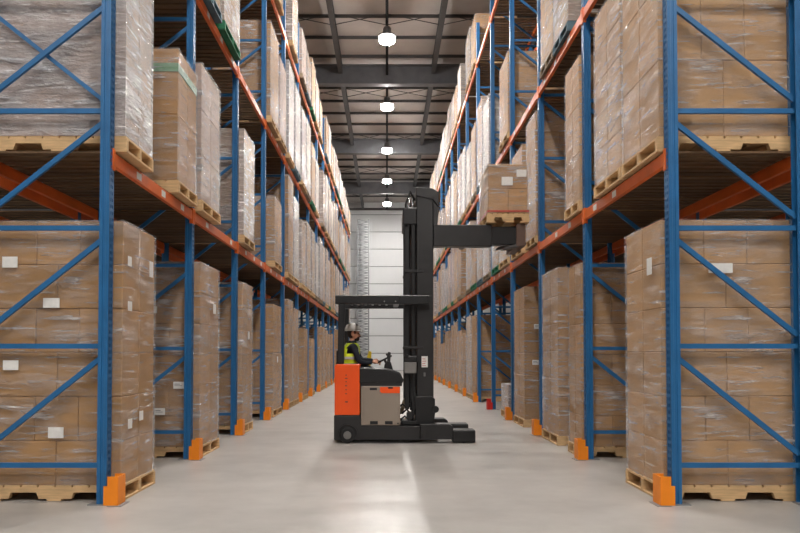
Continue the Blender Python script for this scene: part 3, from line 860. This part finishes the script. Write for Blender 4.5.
# helmet: shell, brim, rear skirt
hc = HC_+Vector((-.012, 0, .055))
b = MB(); n = 28; rings = []
for i in range(9):
    t = (PI/2)*i/8; ring = []
    for k in range(n):
        a = 2*PI*k/n
        ring.append(b.bm.verts.new(hc+Vector((.128*math.cos(t)*math.cos(a), .105*math.cos(t)*math.sin(a), .118*math.sin(t)))) if i < 8 else None)
    rings.append(ring)
topv = b.bm.verts.new(hc+Vector((0, 0, .118)))
for i in range(7):
    for k in range(n): b.bm.faces.new((rings[i][k], rings[i][(k+1) % n], rings[i+1][(k+1) % n], rings[i+1][k]))
for k in range(n): b.bm.faces.new((rings[7][k], rings[7][(k+1) % n], topv))
hat = b.build('hard_hat', 'hat', pr, smooth=True)
hat.modifiers.new('t', 'SOLIDIFY').thickness = .004
b = MB(); inn, outr = [], []
for k in range(n):
    a = 2*PI*k/n; e = .012+.05*max(0, math.cos(a))**1.5
    inn.append(b.bm.verts.new(hc+Vector((.127*math.cos(a), .104*math.sin(a), .006)))); outr.append(b.bm.verts.new(hc+Vector(((.127+e)*math.cos(a), (.104+e*.5)*math.sin(a), -.006-.012*max(0, math.cos(a))))))
for k in range(n): b.bm.faces.new((inn[k], inn[(k+1) % n], outr[(k+1) % n], outr[k]))
br = b.build('helmet_brim', 'hat', hat, smooth=True); br.modifiers.new('t', 'SOLIDIFY').thickness = .004
MB().tube([hc+Vector((-.13, 0, 0)), hc+Vector((-.10, 0, .085)), hc+Vector((0, 0, .124)), hc+Vector((.10, 0, .08)), hc+Vector((.128, 0, 0))], .008, 8).build('helmet_ridge', 'hat', hat, smooth=True)
# vest: torso shell, open under the arms, with reflective bands
def vest_ring(z, cx, rx, ry, grow):
    return [Vector((cx+(rx+grow)*math.cos(a), PY+(ry+grow)*math.sin(a), z)) for a in [2*PI*k/32 for k in range(32)]]
SEC = [(1.10, -.59, .125, .158), (1.18, -.592, .122, .156), (1.27, -.59, .124, .160), (1.35, -.582, .130, .165), (1.42, -.572, .122, .160), (1.475, -.562, .104, .128), (1.515, -.556, .078, .088)]
b = MB(); rings = [[b.bm.verts.new(p) for p in vest_ring(z, cx, rx, ry, .02)] for z, cx, rx, ry in SEC]
for i in range(len(rings)-1):
    for k in range(32):
        a = 2*PI*(k+.5)/32
        if i in (3, 4) and abs(math.sin(a)) > .955: continue          # armholes
        b.bm.faces.new((rings[i][k], rings[i][(k+1) % 32], rings[i+1][(k+1) % 32], rings[i+1][k]))
vest = b.build('safety_vest', 'vest', pr, smooth=True); vest.modifiers.new('t', 'SOLIDIFY').thickness = .006
b = MB()
for z0, z1, i in ((1.155, 1.195, 1), (1.26, 1.30, 2)):
    cx, rx, ry = SEC[i][1:]
    lo = [b.bm.verts.new(p) for p in vest_ring(z0, cx, rx, ry, .028)]; hi = [b.bm.verts.new(p) for p in vest_ring(z1, cx, rx, ry, .028)]
    for k in range(32): b.bm.faces.new((lo[k], lo[(k+1) % 32], hi[(k+1) % 32], hi[k]))
b.build('reflective_band', 'reflect', vest, smooth=True)
b = MB()
for s in (-1, 1):
    for sx in (-1, 1):
        pts = [Vector((cx+sx*(rx+.03)*math.cos(.62), PY+s*(ry+.03)*math.sin(.62), z)) for z, cx, rx, ry in SEC[2:]]
        for i in range(len(pts)-1): b.bar(pts[i], pts[i+1], .035, .003, up=(sx, 0, 0))
b.build('reflective_band', 'reflect', vest)
"""jacket collar"""
MB().lathe([(.066, 1.515), (.07, 1.53), (.064, 1.56), (.058, 1.56), (.06, 1.52)], (-.552, PY, 0), 'z', 20).build('jacket_collar', 'jacket', pr, smooth=True)
# ------------------------------------------------------------------ camera, world, view
cam = bpy.data.cameras.new('camera'); co = bpy.data.objects.new('camera', cam); COL.objects.link(co)
cam.sensor_width = 36; cam.lens = 708/800*36
P = math.atan(.0262)
co.location = (0, 0, 1.344); co.rotation_euler = (PI/2+P, 0, 0)
cam.shift_x = 13/800; cam.shift_y = (87.5-708*.0262)/800
cam.clip_end = 300; cam.clip_start = .05
S.camera = co
w = bpy.data.worlds.new('world'); S.world = w; w.use_nodes = True
w.node_tree.nodes['Background'].inputs['Color'].default_value = (.8, .85, .9, 1)
w.node_tree.nodes['Background'].inputs['Strength'].default_value = .3
S.view_settings.view_transform = 'Standard'; S.view_settings.look = 'None'
S.view_settings.gamma = 1; S.view_settings.use_curve_mapping = False
S.view_settings.exposure = 1.55
S.cycles.use_denoising = True
S.cycles.transparent_max_bounces = 16
S.cycles.max_bounces = 8; S.cycles.diffuse_bounces = 5; S.cycles.sample_clamp_indirect = 6
